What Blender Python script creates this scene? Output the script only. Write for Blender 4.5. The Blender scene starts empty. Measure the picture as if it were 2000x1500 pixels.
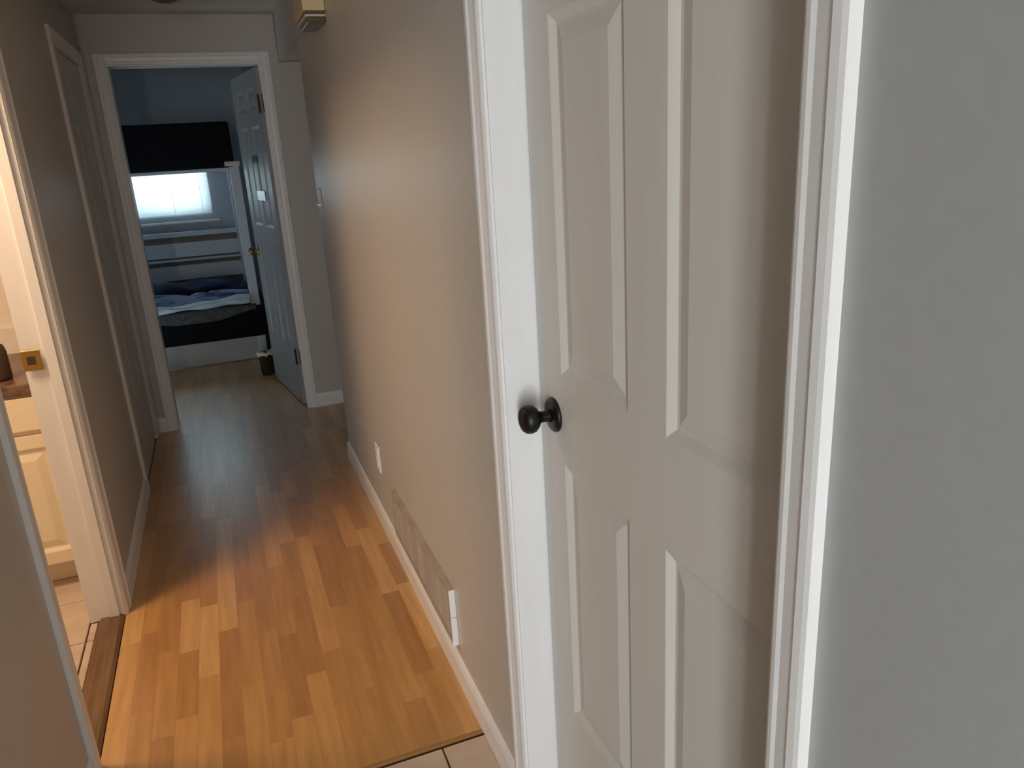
import bpy, bmesh, math, random
from mathutils import Vector, Matrix

random.seed(7)
S = bpy.context.scene
COL = S.collection
PI = math.pi

# ------------------------------------------------------------------ camera
H = 1.515
cam_d = bpy.data.cameras.new('camera')
cam = bpy.data.objects.new('camera', cam_d)
COL.objects.link(cam)
right = Vector((0.93069, -0.36146, -0.05617))
up = Vector((0.15811, 0.25905, 0.95284))
back = right.cross(up).normalized()
m = Matrix((right, up, back)).transposed().to_4x4()
m.translation = Vector((0, 0, H))
cam.matrix_world = m
cam_d.sensor_width = 36.0
cam_d.lens = 1486.8 / 2000 * 36
cam_d.clip_start = 0.02
S.camera = cam

# ------------------------------------------------------------------ light
S.view_settings.view_transform = 'Standard'
S.view_settings.look = 'None'
S.view_settings.gamma = 1.0
S.view_settings.use_curve_mapping = False
S.view_settings.exposure = 0.0

w = bpy.data.worlds.new('sky'); S.world = w; w.use_nodes = True
bgn = w.node_tree.nodes['Background']
bgn.inputs[0].default_value = (0.72, 0.90, 1.0, 1)
bgn.inputs[1].default_value = 2.0


def area(name, loc, rot, sx, sy, power, col):
    d = bpy.data.lights.new(name, 'AREA'); d.shape = 'RECTANGLE'
    d.size = sx; d.size_y = sy; d.energy = power; d.color = col
    o = bpy.data.objects.new(name, d); o.location = loc; o.rotation_euler = rot
    COL.objects.link(o)
    return o


# daylight from behind the camera; unseen opening set to leave the hall end dim
area('entry_daylight', (-0.72, -1.9, 1.0), (PI / 2, 0, 0), 0.52, 1.8, 88, (0.93, 0.97, 1.0))
# daylight falling on the bedroom window
area('bedroom_daylight', (-0.55, 7.62, 1.65), (-PI / 2, 0, 0), 1.3, 0.9, 22, (0.74, 0.9, 1.0))
# the bathroom ceiling lamp
area('bathroom_lamp', (-1.15, 2.3, 2.18), (0, 0, 0), 0.4, 0.4, 30, (1.0, 0.70, 0.45))

# ------------------------------------------------------------------ materials


def mat(name, col, rough=0.5, spec=0.5, metal=0.0):
    mt = bpy.data.materials.new(name); mt.use_nodes = True
    b = mt.node_tree.nodes['Principled BSDF']
    b.inputs['Base Color'].default_value = (*col, 1)
    b.inputs['Roughness'].default_value = rough
    b.inputs['Specular IOR Level'].default_value = spec
    b.inputs['Metallic'].default_value = metal
    return mt


def noise_mat(name, c1, c2, scale=(10, 10, 10), rough=0.5, spec=0.5, bump=0.0, detail=4, bdist=0.002, lo=0.35, hi=0.65):
    mt = mat(name, c1, rough, spec)
    nt = mt.node_tree; b = nt.nodes['Principled BSDF']
    tc = nt.nodes.new('ShaderNodeTexCoord'); mp = nt.nodes.new('ShaderNodeMapping')
    mp.inputs['Scale'].default_value = scale
    nz = nt.nodes.new('ShaderNodeTexNoise'); nz.inputs['Scale'].default_value = 1.0; nz.inputs['Detail'].default_value = detail
    rp = nt.nodes.new('ShaderNodeValToRGB')
    rp.color_ramp.elements[0].position = lo; rp.color_ramp.elements[1].position = hi
    rp.color_ramp.elements[0].color = (*c1, 1); rp.color_ramp.elements[1].color = (*c2, 1)
    L = nt.links.new
    L(tc.outputs['Object'], mp.inputs[0]); L(mp.outputs[0], nz.inputs['Vector'])
    L(nz.outputs['Fac'], rp.inputs[0]); L(rp.outputs[0], b.inputs['Base Color'])
    if bump:
        bp = nt.nodes.new('ShaderNodeBump'); bp.inputs['Strength'].default_value = bump; bp.inputs['Distance'].default_value = bdist
        L(nz.outputs['Fac'], bp.inputs['Height']); L(bp.outputs[0], b.inputs['Normal'])
    return mt


M = {}
M['wall'] = noise_mat('hall_wall_paint', (0.52, 0.495, 0.455), (0.535, 0.51, 0.47), (60, 60, 60), 0.42, 0.5, 0.15, 3, 0.0008)
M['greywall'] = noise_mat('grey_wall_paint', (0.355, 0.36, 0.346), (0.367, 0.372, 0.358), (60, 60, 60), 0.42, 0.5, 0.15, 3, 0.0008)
M['white'] = noise_mat('white_trim_paint', (0.80, 0.79, 0.78), (0.83, 0.82, 0.81), (30, 30, 6), 0.35, 0.5, 0.08, 3, 0.0006)
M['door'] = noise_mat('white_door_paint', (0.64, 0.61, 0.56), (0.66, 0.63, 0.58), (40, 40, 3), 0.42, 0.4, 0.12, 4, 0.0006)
M['doorshade'] = noise_mat('shaded_door_paint', (0.29, 0.286, 0.286), (0.305, 0.30, 0.30), (40, 40, 3), 0.42, 0.4, 0.12, 4, 0.0006)  # white door paint darkened to carry the dim light on the bedroom door
M['ceil'] = noise_mat('ceiling_paint', (0.60, 0.575, 0.54), (0.63, 0.60, 0.565), (40, 40, 40), 0.8, 0.2, 0.2, 3, 0.002)
M['blue'] = noise_mat('bedroom_wall_paint', (0.44, 0.49, 0.56), (0.46, 0.51, 0.58), (20, 20, 20), 0.55, 0.4)
M['bath'] = noise_mat('bathroom_wall_paint', (0.72, 0.66, 0.58), (0.75, 0.69, 0.61), (20, 20, 20), 0.5, 0.4)
M['cream'] = noise_mat('cream_cabinet_paint', (0.80, 0.70, 0.52), (0.83, 0.73, 0.55), (20, 20, 4), 0.4, 0.5)
M['black'] = mat('black_metal', (0.004, 0.004, 0.004), 0.42, 0.4)
M['blackcloth'] = noise_mat('black_cloth', (0.006, 0.006, 0.008), (0.012, 0.012, 0.016), (60, 60, 60), 0.9, 0.1)
M['brass'] = mat('brass', (0.38, 0.24, 0.07), 0.35, 0.5, 1.0)
M['bronze'] = mat('bronze_hinge', (0.09, 0.035, 0.02), 0.45, 0.5, 0.6)
M['grout'] = noise_mat('dark_grout', (0.16, 0.115, 0.085), (0.22, 0.17, 0.13), (40, 40, 40), 0.9, 0.1)
M['underlay'] = mat('floor_underlay', (0.10, 0.05, 0.02), 0.7, 0.2)
M['tile'] = noise_mat('beige_tile', (0.62, 0.50, 0.40), (0.50, 0.385, 0.30), (7, 9, 7), 0.35, 0.5, 0.1, 6, 0.001, 0.35, 0.7)
M['nose'] = mat('laminate_edge', (0.30, 0.15, 0.045), 0.4, 0.4)
M['walnut'] = noise_mat('brown_threshold', (0.13, 0.065, 0.03), (0.20, 0.11, 0.055), (60, 4, 60), 0.4, 0.5)
M['vent'] = noise_mat('taupe_vent_paint', (0.36, 0.30, 0.25), (0.46, 0.40, 0.34), (4, 14, 90), 0.45, 0.5, 0.1)
M['ivory'] = mat('ivory_plastic', (0.62, 0.50, 0.28), 0.4, 0.5)
M['ivory2'] = mat('pale_plastic', (0.62, 0.56, 0.47), 0.4, 0.5)
M['brown'] = mat('dark_brown_plastic', (0.06, 0.03, 0.02), 0.5, 0.4)
M['plate'] = mat('white_plastic', (0.85, 0.84, 0.82), 0.35, 0.5)
M['counter'] = noise_mat('brown_counter', (0.10, 0.05, 0.03), (0.19, 0.11, 0.07), (30, 30, 30), 0.3, 0.5)
M['olive'] = mat('olive_glass', (0.10, 0.08, 0.035), 0.25, 0.5)
M['shinywhite'] = mat('shiny_white', (0.85, 0.92, 0.95), 0.25, 0.6)
M['green'] = mat('dark_green_paper', (0.02, 0.05, 0.04), 0.5, 0.4)
M['bin'] = noise_mat('dark_brown_bin', (0.02, 0.012, 0.008), (0.035, 0.02, 0.014), (30, 30, 8), 0.5, 0.4)
M['liner'] = noise_mat('pale_bin_liner', (0.75, 0.70, 0.50), (0.85, 0.82, 0.66), (60, 60, 60), 0.6, 0.4)
M['bunk'] = noise_mat('white_bunk_paint', (0.52, 0.565, 0.63), (0.55, 0.60, 0.66), (30, 30, 30), 0.4, 0.5)
M['bunkbase'] = noise_mat('grey_white_board', (0.42, 0.395, 0.385), (0.46, 0.435, 0.42), (4, 30, 30), 0.5, 0.4)
M['sheet'] = noise_mat('pale_blue_sheet', (0.50, 0.60, 0.70), (0.62, 0.70, 0.78), (5, 30, 30), 0.85, 0.2, 0.3, 4, 0.004)
M['comf'] = noise_mat('navy_comforter_cloth', (0.003, 0.005, 0.013), (0.022, 0.045, 0.11), (2.5, 9, 9), 0.9, 0.15, 0.4, 3, 0.006, 0.42, 0.66)
M['blanket'] = noise_mat('blue_blanket_cloth', (0.05, 0.08, 0.16), (0.30, 0.37, 0.55), (4, 20, 20), 0.9, 0.15, 0.4, 3, 0.006, 0.34, 0.5)
M['gapshade'] = noise_mat('shaded_gap_colour', (0.20, 0.165, 0.135), (0.25, 0.21, 0.175), (4, 4, 30), 0.7, 0.3)  # dark taupe stands for the wall's shade between the bunk boards
M['greycloth'] = noise_mat('grey_cloth', (0.07, 0.07, 0.072), (0.11, 0.11, 0.11), (30, 30, 30), 0.9, 0.1)
M['lampmetal'] = mat('lamp_metal', (0.35, 0.30, 0.20), 0.35, 0.5, 0.8)

# laminate: each strip takes its own tone from its object's random number
mt = mat('laminate_strip', (0.4, 0.2, 0.06), 0.38, 0.5)
nt = mt.node_tree; b = nt.nodes['Principled BSDF']; L = nt.links.new
b.inputs['Coat Weight'].default_value = 0.8; b.inputs['Coat Roughness'].default_value = 0.30; b.inputs['Coat IOR'].default_value = 1.85
oi = nt.nodes.new('ShaderNodeObjectInfo')
tc = nt.nodes.new('ShaderNodeTexCoord'); mp = nt.nodes.new('ShaderNodeMapping'); mp.inputs['Scale'].default_value = (45, 3.2, 10)
ad = nt.nodes.new('ShaderNodeVectorMath'); ad.operation = 'MULTIPLY_ADD'
ad.inputs[1].default_value = (37.0, 91.0, 13.0)
cb = nt.nodes.new('ShaderNodeCombineXYZ')
nz = nt.nodes.new('ShaderNodeTexNoise'); nz.inputs['Scale'].default_value = 1; nz.inputs['Detail'].default_value = 5
rp = nt.nodes.new('ShaderNodeValToRGB'); rp.color_ramp.interpolation = 'LINEAR'
for i, (p, c) in enumerate([(0.0, (0.44, 0.212, 0.062)), (0.45, (0.53, 0.272, 0.082)), (0.75, (0.60, 0.32, 0.105)), (1.0, (0.68, 0.395, 0.155))]):
    if i < 2:
        e = rp.color_ramp.elements[i]; e.position = p
    else:
        e = rp.color_ramp.elements.new(p)
    e.color = (*c, 1)
rp.color_ramp.elements[1].position = 0.45
rg = nt.nodes.new('ShaderNodeValToRGB')
rg.color_ramp.elements[0].position = 0.3; rg.color_ramp.elements[1].position = 0.7
rg.color_ramp.elements[0].color = (0.82, 0.79, 0.75, 1); rg.color_ramp.elements[1].color = (1.08, 1.08, 1.08, 1)
mx = nt.nodes.new('ShaderNodeMixRGB'); mx.blend_type = 'MULTIPLY'; mx.inputs[0].default_value = 1
L(oi.outputs['Random'], cb.inputs[0]); L(oi.outputs['Random'], cb.inputs[1])
L(cb.outputs[0], ad.inputs[0]); L(tc.outputs['Object'], mp.inputs[0]); L(mp.outputs[0], ad.inputs[2])
L(ad.outputs[0], nz.inputs['Vector']); L(nz.outputs['Fac'], rg.inputs[0])
L(oi.outputs['Random'], rp.inputs[0]); L(rp.outputs[0], mx.inputs[1]); L(rg.outputs[0], mx.inputs[2])
L(mx.outputs[0], b.inputs['Base Color'])
M['plank'] = mt

# window glass: clear pane with a faint reflection
mt = bpy.data.materials.new('window_glass'); mt.use_nodes = True
nt = mt.node_tree; nt.nodes.remove(nt.nodes['Principled BSDF'])
out = nt.nodes['Material Output']; tr = nt.nodes.new('ShaderNodeBsdfTransparent'); gl = nt.nodes.new('ShaderNodeBsdfGlossy')
gl.inputs['Roughness'].default_value = 0.02
mxs = nt.nodes.new('ShaderNodeMixShader'); mxs.inputs[0].default_value = 0.06
nt.links.new(tr.outputs[0], mxs.inputs[1]); nt.links.new(gl.outputs[0], mxs.inputs[2]); nt.links.new(mxs.outputs[0], out.inputs[0])
M['glass'] = mt

# blind slats: thin white plastic that lets daylight through
mt = bpy.data.materials.new('blind_slat_plastic'); mt.use_nodes = True
nt = mt.node_tree; nt.nodes.remove(nt.nodes['Principled BSDF'])
out = nt.nodes['Material Output']; df = nt.nodes.new('ShaderNodeBsdfDiffuse'); tl = nt.nodes.new('ShaderNodeBsdfTranslucent')
df.inputs[0].default_value = (0.85, 0.9, 0.9, 1); tl.inputs[0].default_value = (0.85, 0.93, 0.93, 1)
mxs = nt.nodes.new('ShaderNodeMixShader'); mxs.inputs[0].default_value = 0.5
nt.links.new(df.outputs[0], mxs.inputs[1]); nt.links.new(tl.outputs[0], mxs.inputs[2]); nt.links.new(mxs.outputs[0], out.inputs[0])
M['slat'] = mt

# ------------------------------------------------------------------ helpers


def link(name, me, material=None, parent=None):
    o = bpy.data.objects.new(name, me); COL.objects.link(o)
    if material is not None and not me.materials:
        me.materials.append(material)
    if parent is not None:
        o.parent = parent
    return o


def obj(name, bm, material, parent=None, smooth=False):
    me = bpy.data.meshes.new(name)
    bmesh.ops.recalc_face_normals(bm, faces=bm.faces[:])
    if smooth:
        for f in bm.faces: f.smooth = True
    bm.to_mesh(me); bm.free()
    return link(name, me, material, parent)


def tag(o, label, cat, group=None, kind=None):
    o['label'] = label; o['category'] = cat
    if group: o['group'] = group
    if kind: o['kind'] = kind
    return o


def struct(o, label, cat):
    return tag(o, label, cat, kind='structure')


def empty(name, loc=(0, 0, 0), rz=0):
    o = bpy.data.objects.new(name, None); COL.objects.link(o)
    o.location = loc; o.rotation_euler = (0, 0, rz); o.empty_display_size = 0.05
    return o


def box(bm, x0, x1, y0, y1, z0, z1):
    if x0 > x1: x0, x1 = x1, x0
    if y0 > y1: y0, y1 = y1, y0
    if z0 > z1: z0, z1 = z1, z0
    v = [bm.verts.new(p) for p in ((x0, y0, z0), (x1, y0, z0), (x1, y1, z0), (x0, y1, z0), (x0, y0, z1), (x1, y0, z1), (x1, y1, z1), (x0, y1, z1))]
    for q in ((0, 3, 2, 1), (4, 5, 6, 7), (0, 1, 5, 4), (1, 2, 6, 5), (2, 3, 7, 6), (3, 0, 4, 7)):
        bm.faces.new([v[i] for i in q])
    return bm


def boxes(lst):
    bm = bmesh.new()
    for b_ in lst: box(bm, *b_)
    return bm


def rbox(x0, x1, y0, y1, z0, z1, r=0.003, seg=2):
    bm = boxes([(x0, x1, y0, y1, z0, z1)])
    bmesh.ops.bevel(bm, geom=bm.edges[:], offset=r, segments=seg, affect='EDGES', profile=0.5)
    return bm


def lathe(prof, n=32, axis='Z', loc=(0, 0, 0)):
    """prof: (radius, height) pairs along the axis."""
    bm = bmesh.new(); rings = []
    for r, h in prof:
        if r < 1e-6:
            rings.append([bm.verts.new((0, 0, h))])
        else:
            rings.append([bm.verts.new((r * math.cos(2 * PI * i / n), r * math.sin(2 * PI * i / n), h)) for i in range(n)])
    for a, c in zip(rings, rings[1:]):
        for i in range(n):
            j = (i + 1) % n
            if len(a) == 1 and len(c) == 1: continue
            if len(a) == 1: bm.faces.new((a[0], c[i], c[j]))
            elif len(c) == 1: bm.faces.new((a[i], a[j], c[0]))
            else: bm.faces.new((a[i], a[j], c[j], c[i]))
    for rg_ in (rings[0], rings[-1]):
        if len(rg_) > 1: bm.faces.new(rg_)
    if axis == 'X-': R_ = Matrix.Rotation(-PI / 2, 4, 'Y')
    elif axis == 'Y-': R_ = Matrix.Rotation(PI / 2, 4, 'X')
    else: R_ = Matrix.Identity(4)
    bmesh.ops.transform(bm, matrix=Matrix.Translation(loc) @ R_, verts=bm.verts)
    return bm


def sweep(prof, p0, p1, du, dv):
    """Extrude a closed profile [(a,b)] from p0 to p1; a runs along du, b along dv."""
    bm = bmesh.new(); du = Vector(du); dv = Vector(dv)
    A = [bm.verts.new(Vector(p0) + du * a + dv * b_) for a, b_ in prof]
    B = [bm.verts.new(Vector(p1) + du * a + dv * b_) for a, b_ in prof]
    n = len(prof)
    for i in range(n):
        j = (i + 1) % n
        bm.faces.new((A[i], A[j], B[j], B[i]))
    bm.faces.new(A); bm.faces.new(B[::-1])
    return bm


# ------------------------------------------------------------------ plan (metres)
XR = 0.4727      # right hall wall face
XL = -0.515      # left hall wall face
YF = 4.765       # far hall wall face
T = 0.114        # wall thickness
ZC = 2.28        # ceiling
HD = 2.028       # door opening height
YT = 1.640       # laminate ends, entry tiles begin
# right closed door opening
R0, R1 = 0.545, 1.320
# left bathroom door opening
B0, B1 = 1.955, 2.712
# second left door opening
D0, D1 = 3.905, 4.675
# far bedroom doorway
F0, F1 = -0.395, 0.365
# passage at the end of the right wall
P0 = 3.80
# bedroom back wall, window
YB = 7.30
W0, W1, WZ0, WZ1 = -1.15, 0.0, 1.12, 1.72

# ------------------------------------------------------------------ floors
fl = obj('floor', boxes([(XL - T / 2, 1.7, YT, YB + 0.1, -0.06, -0.010)]), M['underlay'])
struct(fl, 'golden brown laminate strip floor running down the hallway into the bedroom', 'floor')
PW = (XR - XL) / 16.0
plank_mesh = {}


def plank(x, y, ln):
    key = round(ln, 3)
    if key not in plank_mesh:
        bm = boxes([(-PW / 2 + 0.0001, PW / 2 - 0.0001, -ln / 2 + 0.0001, ln / 2 - 0.0001, -0.0095, 0)])
        me = bpy.data.meshes.new('plank'); bmesh.ops.recalc_face_normals(bm, faces=bm.faces[:]); bm.to_mesh(me); bm.free()
        me.materials.append(M['plank']); plank_mesh[key] = me
    o = link('plank', plank_mesh[key], None, fl)
    o.location = (x, y, 0)


def plank_run(x, y0, y1, first):
    y = y0; k = 0
    while y < y1 - 1e-4:
        ln = first if k == 0 else random.choice((0.33, 0.42, 0.48, 0.54))
        if y1 - y - ln < 0.14: ln = y1 - y
        if y + ln > y1: ln = y1 - y
        plank(x, y + ln / 2, ln); y += ln; k += 1


for i in range(16):
    plank_run(XL + PW * (i + 0.5), YT + 0.011, 6.30, (0.40, 0.11, 0.26)[i % 3] + random.choice((0, 0.04, 0.08)))
for i in range(16, 26):
    plank_run(XL + PW * (i + 0.5), P0 + 0.002, YF, (0.40, 0.15, 0.26)[i % 3])
for i in range(4):
    plank_run(XL - PW * (i + 0.5), YF + T + 0.01, 6.30, (0.40, 0.15, 0.26)[i % 3])

# nosing where laminate meets tile
nose = obj('trim_1', sweep([(0, -0.010), (0.011, -0.010), (0.011, 0.0), (0.006, -0.0005), (0.002, -0.002), (0, -0.005)], (XL, YT, 0), (XR, YT, 0), (0, 1, 0), (0, 0, 1)), M['nose'])
struct(nose, 'brown laminate edge strip where the hallway floor meets the beige tiles', 'trim')

fe = obj('floor_entry', boxes([(-2.6, 2.6, -1.8, YT - 0.006, -0.06, -0.012), (XL, XR, YT - 0.006, YT, -0.06, -0.014)]), M['grout'])
struct(fe, 'beige tiled entry floor at the bottom of the hallway', 'floor')
TS = 0.3333


def tile(x0, x1, y0, y1, parent):
    g = 0.0028
    bm = boxes([(x0 + g, x1 - g, y0 + g, y1 - g, -0.012, 0)])
    top = [e for e in bm.edges if all(v.co.z > -0.001 for v in e.verts)]
    bmesh.ops.bevel(bm, geom=top, offset=0.0018, segments=1, affect='EDGES')
    cx, cy = (x0 + x1) / 2, (y0 + y1) / 2
    bmesh.ops.translate(bm, vec=(-cx, -cy, 0), verts=bm.verts)
    o = obj('tile', bm, M['tile'], parent); o.location = (cx, cy, -0.002)


xs = [XL, 0.343 - 2 * TS, 0.343 - TS, 0.343, XR]
y = YT - 0.007
while y > -0.6:
    for a, c in zip(xs, xs[1:]):
        tile(a, c, y - TS, y, fe)
    y -= TS

fb = obj('floor_bathroom', boxes([(-2.3, XL - T / 2 - 0.001, 1.35, 3.75, -0.06, -0.012)]), M['grout'])
struct(fb, 'pale beige tiled bathroom floor seen through the lit doorway', 'floor')
yy = 1.40
while yy < 3.05:
    xx = XL - T - 0.001
    while xx > -1.5:
        tile(xx - 0.3, xx, yy, yy + 0.3, fb)
        xx -= 0.3
    y0_, y1_ = max(yy, B0), min(yy + 0.3, B1)
    if y1_ - y0_ > 0.03:
        tile(XL - T - 0.001, XL - T / 2 - 0.030, y0_, y1_, fb)
    yy += 0.3

th = obj('trim_2', sweep([(0, -0.012), (0.083, -0.012), (0.083, 0.003), (0.072, 0.009), (0.010, 0.009), (0, 0.002)], (XL - T / 2 - 0.029, B0, 0), (XL - T / 2 - 0.029, B1, 0), (1, 0, 0), (0, 0, 1)), M['walnut'])
struct(th, 'dark brown threshold strip on the floor of the bathroom doorway', 'threshold')

# ------------------------------------------------------------------ ceilings
cl = obj('ceiling', boxes([(-2.6, 2.6, -1.8, YB + 0.2, ZC, ZC + 0.1)]), M['ceil'])
struct(cl, 'dim off white hallway ceiling', 'ceiling')
c2 = obj('ceiling_passage', boxes([(XR + 0.001, 1.70, P0 + 0.001, YF, 2.035, ZC)]), M['ceil'])
struct(c2, 'dropped dark ceiling of the side passage at the far right', 'ceiling')

# ------------------------------------------------------------------ walls
wl = obj('wall_left', boxes([
    (XL - T, XL, -0.60, B0 - 0.018, -0.06, ZC), (XL - T, XL, B0 - 0.018, B1 + 0.018, HD + 0.018, ZC),
    (XL - T, XL, B1 + 0.018, D0 - 0.018, -0.06, ZC), (XL - T, XL, D0 - 0.018, D1 + 0.018, HD + 0.018, ZC),
    (XL - T, XL, D1 + 0.018, YF, -0.06, ZC)]), M['wall'])
struct(wl, 'shadowed greige left wall of the hallway', 'wall')
wr = obj('wall_right', boxes([
    (XR, XR + T, R0 - 0.018, R1 + 0.018, HD + 0.018, ZC),
    (XR, XR + T, R1 + 0.018, P0, -0.06, ZC)]), M['wall'])
we2 = obj('wall_right_entry', boxes([(XR, XR + T, -0.60, R0 - 0.018, -0.06, ZC)]), M['greywall'])
struct(we2, 'plain grey wall beside the closed panel door at the right edge of the view', 'wall')
struct(wr, 'greige right wall of the hallway around the closed panel door', 'wall')
wf = obj('wall_far', boxes([
    (-2.3, F0 - 0.018, YF, YF + T, -0.06, ZC), (F0 - 0.018, F1 + 0.018, YF, YF + T, HD + 0.018, ZC), (F1 + 0.018, 1.8, YF, YF + T, -0.06, ZC)]), M['wall'])
struct(wf, 'dim greige end wall of the hallway around the bedroom doorway', 'wall')
wp = obj('wall_passage', boxes([(1.70, 1.8, P0 - T, YF, -0.06, ZC), (XR + T, 1.70, P0 - T, P0, -0.06, ZC)]), M['wall'])
struct(wp, 'hidden greige walls of the side passage', 'wall')
we = obj('wall_entry', boxes([
    (-2.6, XL - T, -0.60, -0.50, -0.06, ZC), (XR + T, 2.6, -0.70, -0.60, -0.06, ZC), (-2.7, -2.6, -1.8, -0.50, -0.06, ZC), (2.6, 2.7, -1.8, -0.60, -0.06, ZC),
    (-2.6, -1.05, -1.8, -1.7, -0.06, ZC), (-0.39, 2.6, -1.8, -1.7, -0.06, ZC), (-1.05, -0.39, -1.8, -1.7, -0.06, 0.05), (-1.05, -0.39, -1.8, -1.7, 2.0, ZC)]), M['bath'])
struct(we, 'greige walls of the entry room behind the viewpoint', 'wall')
wb = obj('wall_bedroom', boxes([
    (-2.3, W0, YB, YB + 0.12, -0.06, ZC), (W1, 1.8, YB, YB + 0.12, -0.06, ZC), (W0, W1, YB, YB + 0.12, -0.06, WZ0), (W0, W1, YB, YB + 0.12, WZ1, ZC),
    (-2.4, -2.3, YF, YB + 0.12, -0.06, ZC), (1.3, 1.4, YF + T, YB, -0.06, ZC)]), M['blue'])
struct(wb, 'blue grey bedroom walls behind the bunk bed', 'wall')
wt = obj('wall_bathroom', boxes([
    (-2.4, -2.3, 1.25, YF, -0.06, ZC), (-2.3, XL - T, 1.25, 1.35, -0.06, ZC), (-2.3, XL - T, 3.60, 3.70, -0.06, ZC)]), M['bath'])
struct(wt, 'warm lit bathroom walls behind the cream vanity', 'wall')

# ------------------------------------------------------------------ door frames
CW = 0.057


def casing_profile(c):
    return [(0, 0), (c, 0), (c, 0.0135), (c - 0.006, 0.0145), (c - 0.016, 0.0145), (c - 0.021, 0.0115), (0.018, 0.0085), (0.012, 0.0095), (0.006, 0.0085), (0, 0.005)]




def frame(name, axis, face, out, a0, a1, depth, label, zb=0.0, sides=(1, 1), backside=False, CW=CW):
    """Jamb boards around an opening a0..a1 on a wall face, casing legs and head as children.
    axis: 'Y' wall runs along Y with face at X=face; 'X' wall runs along X. out: +1/-1 direction of the room side."""
    t = 0.018
    CASP = casing_profile(CW)

    def bx(u0, u1, w0, w1, z0, z1):
        if axis == 'Y': return (w0, w1, u0, u1, z0, z1)
        return (u0, u1, w0, w1, z0, z1)
    w0, w1 = face, face - out * depth
    o = obj(name, boxes([bx(a0 - t, a0, w0, w1, zb, HD + t), bx(a1, a1 + t, w0, w1, zb, HD + t), bx(a0, a1, w0, w1, HD, HD + t)]), M['white'])
    struct(o, label, 'door frame')
    U = (0, 1, 0) if axis == 'Y' else (1, 0, 0)
    N = (out, 0, 0) if axis == 'Y' else (0, out, 0)
    NEG = tuple(-c for c in U)
    rv = 0.005

    def P(u, z):
        return (face, u, z) if axis == 'Y' else (u, face, z)
    if sides[0]: obj('casing', sweep(CASP, P(a0 - rv, zb), P(a0 - rv, HD + rv + CW), NEG, N), M['white'], o)
    if sides[1]: obj('casing', sweep(CASP, P(a1 + rv, zb), P(a1 + rv, HD + rv + CW), U, N), M['white'], o)
    obj('casing', sweep(CASP, P(a0 - rv, HD + rv), P(a1 + rv, HD + rv), (0, 0, 1), N), M['white'], o)
    if backside:
        face = face - out * depth; N = tuple(-c for c in N)
        obj('casing', sweep(CASP, P(a0 - rv, zb), P(a0 - rv, HD + rv + CW), NEG, N), M['white'], o)
        obj('casing', sweep(CASP, P(a1 + rv, zb), P(a1 + rv, HD + rv + CW), U, N), M['white'], o)
    return o


f1 = frame('trim_3', 'Y', XR, -1, R0, R1, T, 'white casing and jamb around the closed right hand door')
f2 = frame('trim_4', 'Y', XL, 1, B0, B1, T, 'white casing and jamb around the lit bathroom doorway', CW=0.070)
f3 = frame('trim_5', 'Y', XL, 1, D0, D1, T, 'dim white casing around the closed door beyond the bathroom', sides=(0, 1))
obj('casing', sweep(casing_profile(0.088), (XL, D0 - 0.005, 0), (XL, D0 - 0.005, HD + 0.062), (0, -1, 0), (1, 0, 0)), M['white'], f3)
f4 = frame('trim_6', 'X', YF, -1, F0, F1, T, 'dim white casing around the bedroom doorway', backside=True)

# door stops against the closed door and in the bathroom frame
obj('stop', boxes([(XL - 0.048, XL - 0.018, B1 - 0.010, B1, 0.01, HD)]), M['white'], f2)
# strike plate of the bathroom frame
sp = obj('strike_plate', rbox(XL - 0.1135, XL - 0.060, B1 - 0.0125, B1 - 0.0102, 0.925, 0.990, 0.0008, 1), M['brass'], f2)
obj('latch_hole', boxes([(XL - 0.100, XL - 0.076, B1 - 0.0132, B1 - 0.0123, 0.944, 0.970)]), M['brown'], sp)

# ------------------------------------------------------------------ panel doors


def panel_mesh(u0, u1, z0, z1):
    bm = bmesh.new()
    rings = []
    for ins, dep in ((0, 0), (0.003, 0.0015), (0.015, 0.0085), (0.021, 0.0085), (0.048, 0.002)):
        rings.append([bm.verts.new(p) for p in ((u0 + ins, dep, z0 + ins), (u1 - ins, dep, z0 + ins), (u1 - ins, dep, z1 - ins), (u0 + ins, dep, z1 - ins))])
    for a, c in zip(rings, rings[1:]):
        for i in range(4):
            j = (i + 1) % 4
            bm.faces.new((a[i], a[j], c[j], c[i]))
    bm.faces.new(rings[-1])
    bk = [bm.verts.new(p) for p in ((u0, 0.02, z0), (u1, 0.02, z0), (u1, 0.02, z1), (u0, 0.02, z1))]
    for i in range(4):
        j = (i + 1) % 4
        bm.faces.new((rings[0][j], rings[0][i], bk[i], bk[j]))
    bm.faces.new(bk[::-1])
    return bm


def panel_door(name, loc, rz, w, cols, rows, z0=0.010, z1=2.020, th_=0.035, paint='door'):
    """Leaf in local coordinates: x along the leaf from the latch side, y into the leaf, front face at y=0."""
    us = [0] + [u for c in cols for u in c] + [w]
    zs = [z0] + [z for r in rows for z in r] + [z1]
    lst = []
    for i in range(0, len(us), 2): lst.append((us[i], us[i + 1], 0, th_, z0, z1))          # stiles, mullion
    for c in cols:
        for k in range(0, len(zs), 2): lst.append((c[0], c[1], 0, th_, zs[k], zs[k + 1]))   # rails
        for r in rows: lst.append((c[0], c[1], 0.0205, th_, r[0], r[1]))                    # back
    d = obj(name, boxes(lst), M[paint])
    d.location = loc; d.rotation_euler = (0, 0, rz)
    for c in cols:
        for r in rows:
            obj('panel', panel_mesh(c[0], c[1], r[0], r[1]), M[paint], d)
    return d


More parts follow.
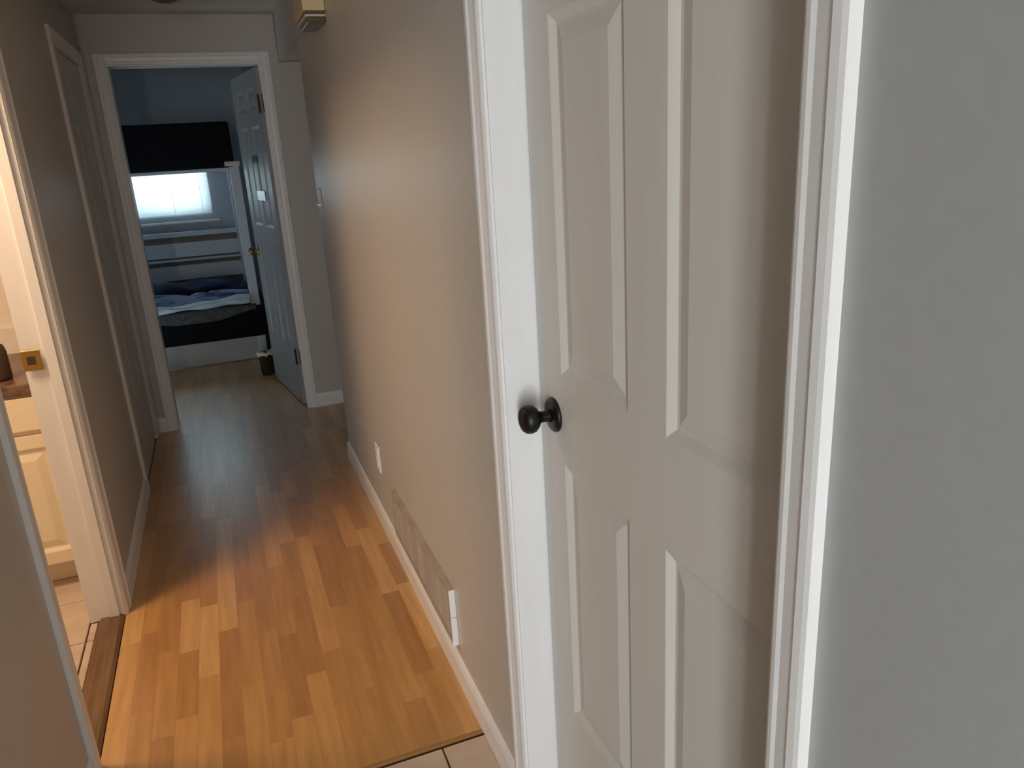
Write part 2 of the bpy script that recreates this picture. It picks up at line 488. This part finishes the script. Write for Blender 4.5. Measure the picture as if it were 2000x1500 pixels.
ROWS = ((0.365, 0.935), (1.112, 1.712), (1.805, 1.925))
d1 = panel_door('door_1', (0.543, R1 - 0.003, 0), -PI / 2, R1 - R0 - 0.006, ((0.104, 0.348), (0.456, 0.695)), ROWS)
struct(d1, 'closed white six panel door with a round black knob on the right', 'door')
kz = 1.024; ku = 0.066
ros = obj('knob_rosette', lathe([(0.0, 0.0), (0.0335, 0.0), (0.0335, 0.004), (0.030, 0.008), (0.020, 0.010), (0.0, 0.010)], 40, 'Y-', (ku, 0, kz)), M['black'], d1, True)
knob = obj('door_knob', lathe([(0.0, 0.008), (0.0135, 0.008), (0.0115, 0.016), (0.0105, 0.026), (0.0125, 0.033), (0.0200, 0.037), (0.0262, 0.044), (0.0282, 0.052), (0.0268, 0.060), (0.0215, 0.0665), (0.012, 0.070), (0, 0.071)], 40, 'Y-', (ku, 0, kz)), M['black'], d1, True)
d3 = panel_door('door_2', (XL - 0.006, D0 + 0.003, 0), PI / 2, D1 - D0 - 0.006, ((0.11, 0.33), (0.434, 0.654)), ROWS)
struct(d3, 'closed white panel door in shadow on the left before the bedroom', 'door')
E_ = Vector((0.236, 5.580)); Hn = Vector((0.347, 4.832)); dv_ = Hn - E_
d4 = panel_door('door_3', (E_.x, E_.y, 0), math.atan2(dv_.y, dv_.x), dv_.length, ((0.11, 0.33), (0.43, 0.65)), ROWS, paint='doorshade')
struct(d4, 'bedroom door painted darker for its shade, standing open with bronze hinges and a brass knob', 'door')
obj('door_knob', lathe([(0, 0), (0.03, 0), (0.03, 0.006), (0.013, 0.010), (0.011, 0.03), (0.024, 0.04), (0.027, 0.05), (0.022, 0.062), (0, 0.066)], 28, 'Y-', (0.065, 0, 0.93)), M['brass'], d4, True)
for hz in (0.325, 1.825):
    hb = boxes([(dv_.length - 0.034, dv_.length + 0.002, -0.0015, 0.0, hz - 0.048, hz + 0.048)])
    hg = obj('hinge', hb, M['bronze'], d4)
    obj('hinge_pin', lathe([(0, hz - 0.05), (0.006, hz - 0.05), (0.006, hz + 0.05), (0, hz + 0.05)], 12, 'Z', (dv_.length + 0.004, -0.006, 0)), M['bronze'], hg, True)

for hz in (0.325, 1.825):
    obj('hinge_plate', boxes([(F1 - 0.002, F1 + 0.0005, YF + 0.014, YF + 0.066, hz - 0.048, hz + 0.048)]), M['bronze'], f4)

# ------------------------------------------------------------------ baseboards
BBP = [(0, 0), (0.012, 0), (0.012, 0.066), (0.009, 0.078), (0.005, 0.086), (0, 0.088)]


def baseboard(name, segs, label):
    o = None
    for k, (p0, p1, n) in enumerate(segs):
        bm = sweep(BBP, p0, p1, n, (0, 0, 1))
        if k == 0:
            o = obj(name, bm, M['white']); struct(o, label, 'baseboard')
        else:
            obj('board', bm, M['white'], o)
    return o


c_ = CW + 0.006
baseboard('baseboard_right', [((XR, YT - 0.004, 0), (XR, P0 + 0.012, 0), (-1, 0, 0)), ((XR, R1 + c_, 0), (XR, YT - 0.007, 0), (-1, 0, 0)), ((XR, -0.6, 0), (XR, R0 - c_, 0), (-1, 0, 0)),
                               ((XR, P0, 0), (1.7, P0, 0), (0, 1, 0))], 'white baseboard along the foot of the right hallway wall')
baseboard('baseboard_left', [((XL, B1 + 0.0755, 0), (XL, D0 - 0.0935, 0), (1, 0, 0)), ((XL, -0.60, 0), (XL, B0 - 0.0755, 0), (1, 0, 0))], 'white baseboard between the two left hand doors')
baseboard('baseboard_far', [((XL, YF, 0), (F0 - c_, YF, 0), (0, -1, 0)), ((F1 + c_, YF, 0), (1.7, YF, 0), (0, -1, 0))], 'short white baseboard on the end wall beside the bedroom doorway')

# ------------------------------------------------------------------ windows
def window(name, x0, x1, z0, z1, yc, label, out):
    fr = 0.045
    o = obj(name, boxes([(x0, x0 + fr, yc - 0.03, yc + 0.03, z0, z1), (x1 - fr, x1, yc - 0.03, yc + 0.03, z0, z1), (x0, x1, yc - 0.03, yc + 0.03, z0, z0 + fr), (x0, x1, yc - 0.03, yc + 0.03, z1 - fr, z1),
                         ((x0 + x1) / 2 - 0.02, (x0 + x1) / 2 + 0.02, yc - 0.025, yc + 0.025, z0 + fr, z1 - fr)]), M['white'])
    struct(o, label, 'window')
    xm = (x0 + x1) / 2
    for a, c in ((x0 + fr, xm - 0.02), (xm + 0.02, x1 - fr)):
        obj('pane', boxes([(a, c, yc - 0.003, yc + 0.003, z0 + fr, z1 - fr)]), M['glass'], o)
    return o


win = window('window_1', W0, W1, WZ0, WZ1, YB + 0.085, 'bright bedroom window behind the white blind', 1)
obj('window_sill', rbox(W0 - 0.05, W1 + 0.05, YB - 0.06, YB + 0.02, WZ0 - 0.082, WZ0 - 0.066, 0.004), M['white'], win)
window('window_2', -1.05, -0.39, 0.05, 2.0, -1.75, 'unseen tall glazed opening behind the viewpoint, placed for the daylight', -1)  # unseen; placed to the left so the wall end shades the far hall

bl = empty('window_blind', (0, YB - 0.015, 0))
tag(bl, 'bright white horizontal slat blind hanging over the bedroom window', 'blind')
obj('headrail', rbox(W0 - 0.0, W1 + 0.0, -0.018, 0.012, WZ1 - 0.03, WZ1, 0.003, 1), M['slat'], bl)
sl_bm = bmesh.new()
ns = 5; rows_ = []
for i in range(ns):
    t_ = i / (ns - 1) - 0.5
    rows_.append([sl_bm.verts.new((x_, t_ * 0.0275, 0.002 * (1 - 4 * t_ * t_))) for x_ in (W0 + 0.004, W1 - 0.004)])
for a, c in zip(rows_, rows_[1:]): sl_bm.faces.new((a[0], a[1], c[1], c[0]))
sme = bpy.data.meshes.new('slat'); sl_bm.to_mesh(sme); sl_bm.free(); sme.materials.append(M['slat'])
z = WZ0 + 0.004
while z < WZ1 - 0.04:
    s_ = link('slat', sme, None, bl); s_.location = (0, -0.003, z); s_.rotation_euler = (math.radians(62), 0, 0)
    z += 0.0205
obj('bottom_rail', rbox(W0 + 0.004, W1 - 0.004, -0.014, 0.008, WZ0 - 0.020, WZ0 - 0.008, 0.003, 1), M['slat'], bl)
for x_ in (-0.85, -0.30, -0.075):
    obj('cord', lathe([(0, WZ0 - 0.01), (0.0016, WZ0 - 0.01), (0.0016, WZ1 - 0.02), (0, WZ1 - 0.02)], 6, 'Z', (x_, -0.014, 0)), M['plate'], bl)

# ------------------------------------------------------------------ bunk bed
bed = empty('bunk_bed', (-0.8, 6.75, 0))
tag(bed, 'white wooden bunk bed seen through the bedroom doorway', 'bed')
bo = Vector((-0.8, 6.75, 0))


def bedpart(name, bm, material):
    bmesh.ops.translate(bm, vec=-bo, verts=bm.verts)
    return obj(name, bm, material, bed)


BX0, BX1, BY0, BY1 = -1.86, 0.235, 6.27, 7.22
for px in (BX0, BX1 - 0.07):
    for py in (BY0, BY1 - 0.05):
        front = py == BY0
        bedpart('post', rbox(px, px + 0.07, py, py + 0.05, 0.0, 1.50, 0.004), M['bunk'])
bedpart('base_board', rbox(BX0 + 0.07, BX1 - 0.072, BY0 + 0.01, BY0 + 0.032, 0.004, 0.185, 0.003), M['bunkbase'])
bedpart('side_rail', rbox(BX0 + 0.072, BX1 - 0.072, BY0 + 0.014, BY0 + 0.036, 1.455, 1.480, 0.003), M['bunk'])
bedpart('bed_deck', boxes([(BX0 + 0.02, BX1 - 0.02, BY0 + 0.04, BY1 - 0.05, 1.462, 1.480)]), M['bunk'])
bedpart('bed_deck', boxes([(BX0 + 0.02, BX1 - 0.02, BY0 + 0.04, BY1 - 0.05, 0.165, 0.184)]), M['bunk'])
for (z0_, z1_) in ((0.565, 0.690), (0.758, 0.880), (0.930, 0.970)):
    bedpart('back_board', rbox(BX0 + 0.07, BX1 - 0.07, BY1 - 0.036, BY1 - 0.014, z0_, z1_, 0.003), M['bunk'])
bedpart('gap_shade_panel', boxes([(BX0 + 0.07, BX1 - 0.07, BY1 - 0.012, BY1 - 0.002, 0.19, 0.960)]), M['gapshade'])  # added panel, coloured as the shaded wall seen between the boards
bedpart('back_ledge', rbox(BX0 + 0.07, BX1 - 0.07, BY1 - 0.085, BY1 - 0.014, 0.728, 0.745, 0.003), M['bunk'])
bedpart('rail_bracket', rbox(0.135, BX1 + 0.01, BY0 - 0.026, BY0 - 0.002, 1.488, 1.522, 0.005), M['ivory2'])

m1 = obj('mattress', rbox(BX0 + 0.08, BX1 + 0.045, BY0 - 0.030, BY1 - 0.08, 0.187, 0.432, 0.02, 3), M['blackcloth'], None, True)
tag(m1, 'black covered mattress of the lower bunk under the blue bedding', 'mattress')
m2 = obj('mattress', rbox(BX0 + 0.08, BX1 - 0.03, BY0 - 0.016, BY1 - 0.08, 1.482, 1.805, 0.02, 3), M['blackcloth'], None, True)
tag(m2, 'thick black mattress side of the upper bunk above the window', 'mattress')


def cloth(name, x0, x1, y0, y1, fn, nx, ny, material, thick=0.012):
    bm = bmesh.new(); g = []
    for j in range(ny + 1):
        r = []
        for i in range(nx + 1):
            x_ = x0 + (x1 - x0) * i / nx; v_ = j / ny
            r.append(bm.verts.new(fn(x_, v_)))
        g.append(r)
    for j in range(ny):
        for i in range(nx):
            bm.faces.new((g[j][i], g[j][i + 1], g[j + 1][i + 1], g[j + 1][i]))
    o = obj(name, bm, material, None, True)
    md = o.modifiers.new('thickness', 'SOLIDIFY'); md.thickness = thick; md.offset = 1.0
    return o


def sm(a, b_, t_):
    t_ = max(0.0, min(1.0, (t_ - a) / (b_ - a))); return t_ * t_ * (3 - 2 * t_)


def fold(x_, v_, k, s):
    return 0.5 + 0.5 * math.sin(k * x_ + s * v_ + 1.3 * math.sin(2.1 * x_ + 3 * v_))


def skirt_fn(x_, v_):
    # grey cloth tucked over the mattress edge, its hem sagging in the middle
    hem = 0.405 - 0.055 * sm(-0.75, -0.35, x_) * (1 - sm(-0.12, 0.17, x_)) - 0.02 * (1 - sm(-0.9, -0.5, x_))
    if v_ < 0.6:
        return (x_, BY0 - 0.036 - 0.004 * math.sin(17 * x_), hem + (0.440 - hem) * v_ / 0.6)
    return (x_, BY0 - 0.036 + 0.10 * (v_ - 0.6) / 0.4, 0.440)


gk = cloth('grey_throw', -1.3, 0.20, 0, 1, skirt_fn, 70, 12, M['greycloth'], 0.006)
tag(gk, 'dark grey cloth hanging over the black mattress edge below the pale sheet', 'throw')


def sheet_fn(x_, v_):
    # a loose roll of sheet along the front edge of the bed
    a_ = -0.60 * PI + v_ * 1.6 * PI
    rad = 0.022 + 0.006 * math.sin(9 * x_ + 1) + 0.004 * math.sin(23 * x_)
    zc = 0.478 + 0.010 * math.sin(5 * x_ + 0.5) - 0.010 * (1 - sm(-0.62, -0.36, x_))
    return (x_, BY0 + 0.012 - 0.052 * math.cos(a_) + 0.006 * math.sin(27 * x_ + 6 * v_), zc + rad * math.sin(a_) + 0.005 * math.sin(19 * x_ + 8 * v_))


sh = cloth('bed_sheet', -1.2, 0.165, 0, 1, sheet_fn, 150, 26, M['sheet'], 0.006)
tag(sh, 'crumpled pale blue sheet rolled along the front edge of the lower bunk', 'sheet')


def blanket_fn(x_, v_):
    d_ = 13 * x_ + 10 * v_ + 1.6 * math.sin(2.7 * x_ + 1)
    z_ = 0.474 + 0.045 * sm(0.0, 0.8, v_) + 0.020 * math.sin(d_) * sm(0.0, 0.2, v_) + 0.011 * math.sin(2.3 * d_ + 4 * x_)
    z_ -= 0.03 * sm(0.9, 1.0, v_)
    return (x_, BY0 + 0.075 + 0.17 * v_, z_)


bk_ = cloth('blanket', -1.3, 0.165, 0, 1, blanket_fn, 150, 30, M['blanket'], 0.008)
tag(bk_, 'creased lavender blue blanket between the pale sheet and the navy comforter', 'blanket')


def comf_fn(x_, v_):
    # a long soft roll: steep front, rounded top
    a_ = -0.25 * PI + v_ * 1.32 * PI
    edge = sm(-1.45, -1.1, x_) * (1 - sm(-0.02, 0.165, x_))
    ht = (0.028 + 0.060 * edge) * (1 + 0.10 * math.sin(6 * x_) + 0.05 * math.sin(15 * x_ + 5 * v_))
    return (x_, BY0 + 0.46 - 0.185 * math.cos(a_) + 0.012 * math.sin(8 * x_ + 4 * v_), 0.516 + ht * math.sin(a_) + 0.006 * math.sin(25 * x_ + 11 * v_))


cf = cloth('comforter', -1.5, 0.165, 0, 1, comf_fn, 140, 40, M['comf'], 0.012)
tag(cf, 'rumpled dark navy comforter heaped at the back of the lower bunk', 'comforter')

# ------------------------------------------------------------------ waste bin beside the bed
wbn = obj('waste_bin', lathe([(0, 0), (0.046, 0), (0.050, 0.01), (0.058, 0.19), (0.060, 0.195), (0.055, 0.195), (0.047, 0.02), (0, 0.02)], 28), M['bin'], None, True)
wbn.location = (0.195, 5.74, 0.0); wbn.scale = (0.92, 0.92, 0.86)
tag(wbn, 'small dark brown waste bin on the floor by the open bedroom door', 'bin')
bm = bmesh.new(); n = 36; rr = []
for r_, h_ in ((0.052, 0.150), (0.054, 0.190), (0.0615, 0.205), (0.066, 0.192), (0.0635, 0.175)):
    rr.append([bm.verts.new(((r_ + 0.003 * math.sin(7 * a_) ) * math.cos(a_), (r_ + 0.003 * math.sin(5 * a_)) * math.sin(a_), h_ + 0.010 * random.uniform(-1, 1))) for a_ in [2 * PI * i / n for i in range(n)]])
for a, c in zip(rr, rr[1:]):
    for i in range(n): bm.faces.new((a[i], a[(i + 1) % n], c[(i + 1) % n], c[i]))
obj('bin_liner', bm, M['liner'], wbn, True)

# ------------------------------------------------------------------ pale patch and sticker on the open bedroom door
ang = math.atan2(dv_.y, dv_.x)


def on_leaf(name, u0, u1, z0, z1, material, label, cat):
    o = obj(name, rbox(0, u1 - u0, -0.004, -0.0006, 0, z1 - z0, 0.0012, 1), material)
    p = E_ + dv_.normalized() * u0
    o.location = (p.x, p.y, z0); o.rotation_euler = (0, 0, ang)
    return tag(o, label, cat)


on_leaf('pale_patch', 0.33, 0.55, 1.275, 1.335, M['shinywhite'], 'small shiny white note on the open bedroom door', 'patch')
on_leaf('sticker', 0.33, 0.47, 1.505, 1.545, M['green'], 'dark green sticker high on the open bedroom door', 'sticker')

# ------------------------------------------------------------------ right wall fittings
# return air grille above the baseboard
GY0, GY1, GZ0, GZ1 = 1.862, 2.62, 0.128, 0.310
gr = empty('air_grille', (XR, (GY0 + GY1) / 2, GZ0))
tag(gr, 'long taupe return air grille low on the right wall', 'vent')
go = Vector((XR, (GY0 + GY1) / 2, GZ0))


def gpart(name, bm, material, parent=gr):
    bmesh.ops.translate(bm, vec=-go, verts=bm.verts)
    return obj(name, bm, material, parent)


PR = 0.017
gpart('grille_frame', boxes([(XR - PR, XR - 0.0005, GY0 + 0.002, GY0 + 0.022, GZ0, GZ1), (XR - PR, XR - 0.0005, GY1 - 0.022, GY1, GZ0, GZ1), (XR - PR, XR - 0.0005, GY0 + 0.022, GY1 - 0.022, GZ1 - 0.020, GZ1), (XR - PR, XR - 0.0005, GY0 + 0.022, GY1 - 0.022, GZ0, GZ0 + 0.020),
                             (XR - 0.003, XR - 0.0005, GY0 + 0.022, GY1 - 0.022, GZ0 + 0.02, GZ1 - 0.02)]), M['vent'])
ec = gpart('end_cap', boxes([(XR - PR - 0.001, XR - 0.0005, GY0 - 0.001, GY0 + 0.002, GZ0 - 0.002, GZ0 + 0.092), (XR - PR - 0.001, XR - 0.0005, GY0 - 0.001, GY0 + 0.002, GZ0 + 0.094, GZ1 + 0.001)]), M['plate'])
ec['label'] = 'bright white end edge of the grille'
nb = 11
bme = None
for k in range(nb):
    zc = GZ0 + 0.027 + k * (GZ1 - GZ0 - 0.054) / (nb - 1)
    if bme is None:
        bm = sweep([(-0.0155, -0.004), (-0.0145, -0.005), (-0.0035, 0.004), (-0.0045, 0.005)], (0, GY0 + 0.022 - go.y, 0), (0, GY1 - 0.022 - go.y, 0), (1, 0, 0), (0, 0, 1))
        o = obj('louver', bm, M['vent'], gr); bme = o.data
    else:
        o = link('louver', bme, None, gr)
    o.location = (0, 0, zc - GZ0)

# outlet
ol = obj('wall_outlet', rbox(XR - 0.007, XR - 0.0003, 2.868, 2.938, 0.275, 0.390, 0.003, 2), M['plate'])
tag(ol, 'white outlet plate low on the right wall beyond the grille', 'outlet')
for zc in (0.312, 0.353):
    so = obj('socket', rbox(XR - 0.0095, XR - 0.006, 2.888, 2.918, zc - 0.014, zc + 0.014, 0.001, 1), M['plate'], ol)
    obj('slot', boxes([(XR - 0.0099, XR - 0.0093, 2.896, 2.898, zc - 0.006, zc + 0.006), (XR - 0.0099, XR - 0.0093, 2.908, 2.910, zc - 0.006, zc + 0.006)]), M['brown'], so)

# thermostat-like switch near the passage corner
swp = obj('switch_plate', rbox(XR - 0.006, XR - 0.0003, 3.655, 3.725, 1.262, 1.377, 0.003, 2), M['wall'])
tag(swp, 'wall coloured light switch plate near the passage corner', 'switch')
tg = obj('toggle', rbox(XR - 0.020, XR - 0.005, 3.662, 3.718, 1.300, 1.311, 0.002, 1), M['plate'], swp)
tg['label'] = 'small bright white toggle'

# door chime box
cb_ = empty('door_chime', (XR, 3.05, 1.96))
tag(cb_, 'yellowed ivory door chime box high on the right wall', 'chime')
co_ = Vector((XR, 3.05, 1.96))


def cpart(name, bm, material):
    bmesh.ops.translate(bm, vec=-co_, verts=bm.verts)
    return obj(name, bm, material, cb_)


cpart('cover', rbox(XR - 0.078, XR - 0.0005, 2.925, 3.175, 1.998, 2.19, 0.006, 2), M['ivory'])
cpart('rim', rbox(XR - 0.072, XR - 0.0005, 2.932, 3.168, 1.980, 1.987, 0.002, 1), M['ivory2'])
cpart('base', boxes([(XR - 0.066, XR - 0.0005, 2.938, 3.162, 1.987, 1.999)]), M['olive'])
cpart('base', rbox(XR - 0.064, XR - 0.0005, 2.940, 3.160, 1.962, 1.980, 0.003, 1), M['olive'])

# ceiling light
li = empty('ceiling_light', (-0.046, 3.83, ZC))
tag(li, 'unlit olive domed ceiling light at the top edge of the view', 'lamp')
obj('light_base', lathe([(0, -0.0005), (0.115, -0.0005), (0.115, -0.018), (0.105, -0.025), (0, -0.025)], 36), M['lampmetal'], li, True)
obj('light_dome', lathe([(0.100, -0.024), (0.098, -0.045), (0.088, -0.070), (0.066, -0.092), (0.036, -0.105), (0, -0.110)], 36), M['olive'], li, True)

# ------------------------------------------------------------------ bathroom vanity
VY = 3.03; VX1 = XL - T - 0.002; VX0 = -1.62
va = empty('bathroom_vanity', ((VX0 + VX1) / 2, 3.3, 0))
tag(va, 'cream painted vanity cabinet with a dark brown counter in the bathroom', 'cabinet')
vo = Vector(((VX0 + VX1) / 2, 3.3, 0))


def vpart(name, bm, material, parent=None):
    bmesh.ops.translate(bm, vec=-vo, verts=bm.verts)
    return obj(name, bm, material, parent or va)


vpart('cabinet_body', boxes([(VX0, VX1, VY + 0.002, 3.598, 0.105, 0.775), (VX0, VX1, VY + 0.075, 3.598, 0.0, 0.105)]), M['cream'])
vpart('counter_top', rbox(VX0 - 0.01, VX1, VY - 0.025, 3.598, 0.776, 0.815, 0.004), M['counter'])
vpart('backsplash', boxes([(VX0, VX1, 3.578, 3.598, 0.815, 0.92)]), M['bath'])
xw = (VX1 - 0.012 - VX0) / 3
for k in range(3):
    a = VX1 - 0.012 - (k + 1) * xw + 0.004; c = VX1 - 0.012 - k * xw - 0.004
    dr = vpart('drawer', rbox(a, c, VY - 0.018, VY, 0.640, 0.765, 0.004), M['cream'])
    dd = panel_mesh(0, c - a - 0.08, 0.16, 0.575)
    bmesh.ops.translate(dd, vec=(a + 0.04, VY - 0.018, 0), verts=dd.verts)
    cd = vpart('cabinet_door', boxes([(a, a + 0.04, VY - 0.018, VY + 0.001, 0.112, 0.622), (c - 0.04, c, VY - 0.018, VY + 0.001, 0.112, 0.622), (a + 0.04, c - 0.04, VY - 0.018, VY + 0.001, 0.112, 0.16), (a + 0.04, c - 0.04, VY - 0.018, VY + 0.001, 0.575, 0.622)]), M['cream'])
    vpart('door_panel', dd, M['cream'], cd)
bt = obj('soap_bottle', lathe([(0, 0), (0.032, 0), (0.034, 0.01), (0.034, 0.10), (0.028, 0.125), (0.012, 0.135), (0.012, 0.16), (0.016, 0.162), (0.016, 0.175), (0, 0.178)], 24), M['brown'], None, True)
bt.location = (-0.80, 3.12, 0.8155)
tag(bt, 'dark brown soap bottle standing on the vanity counter', 'bottle')
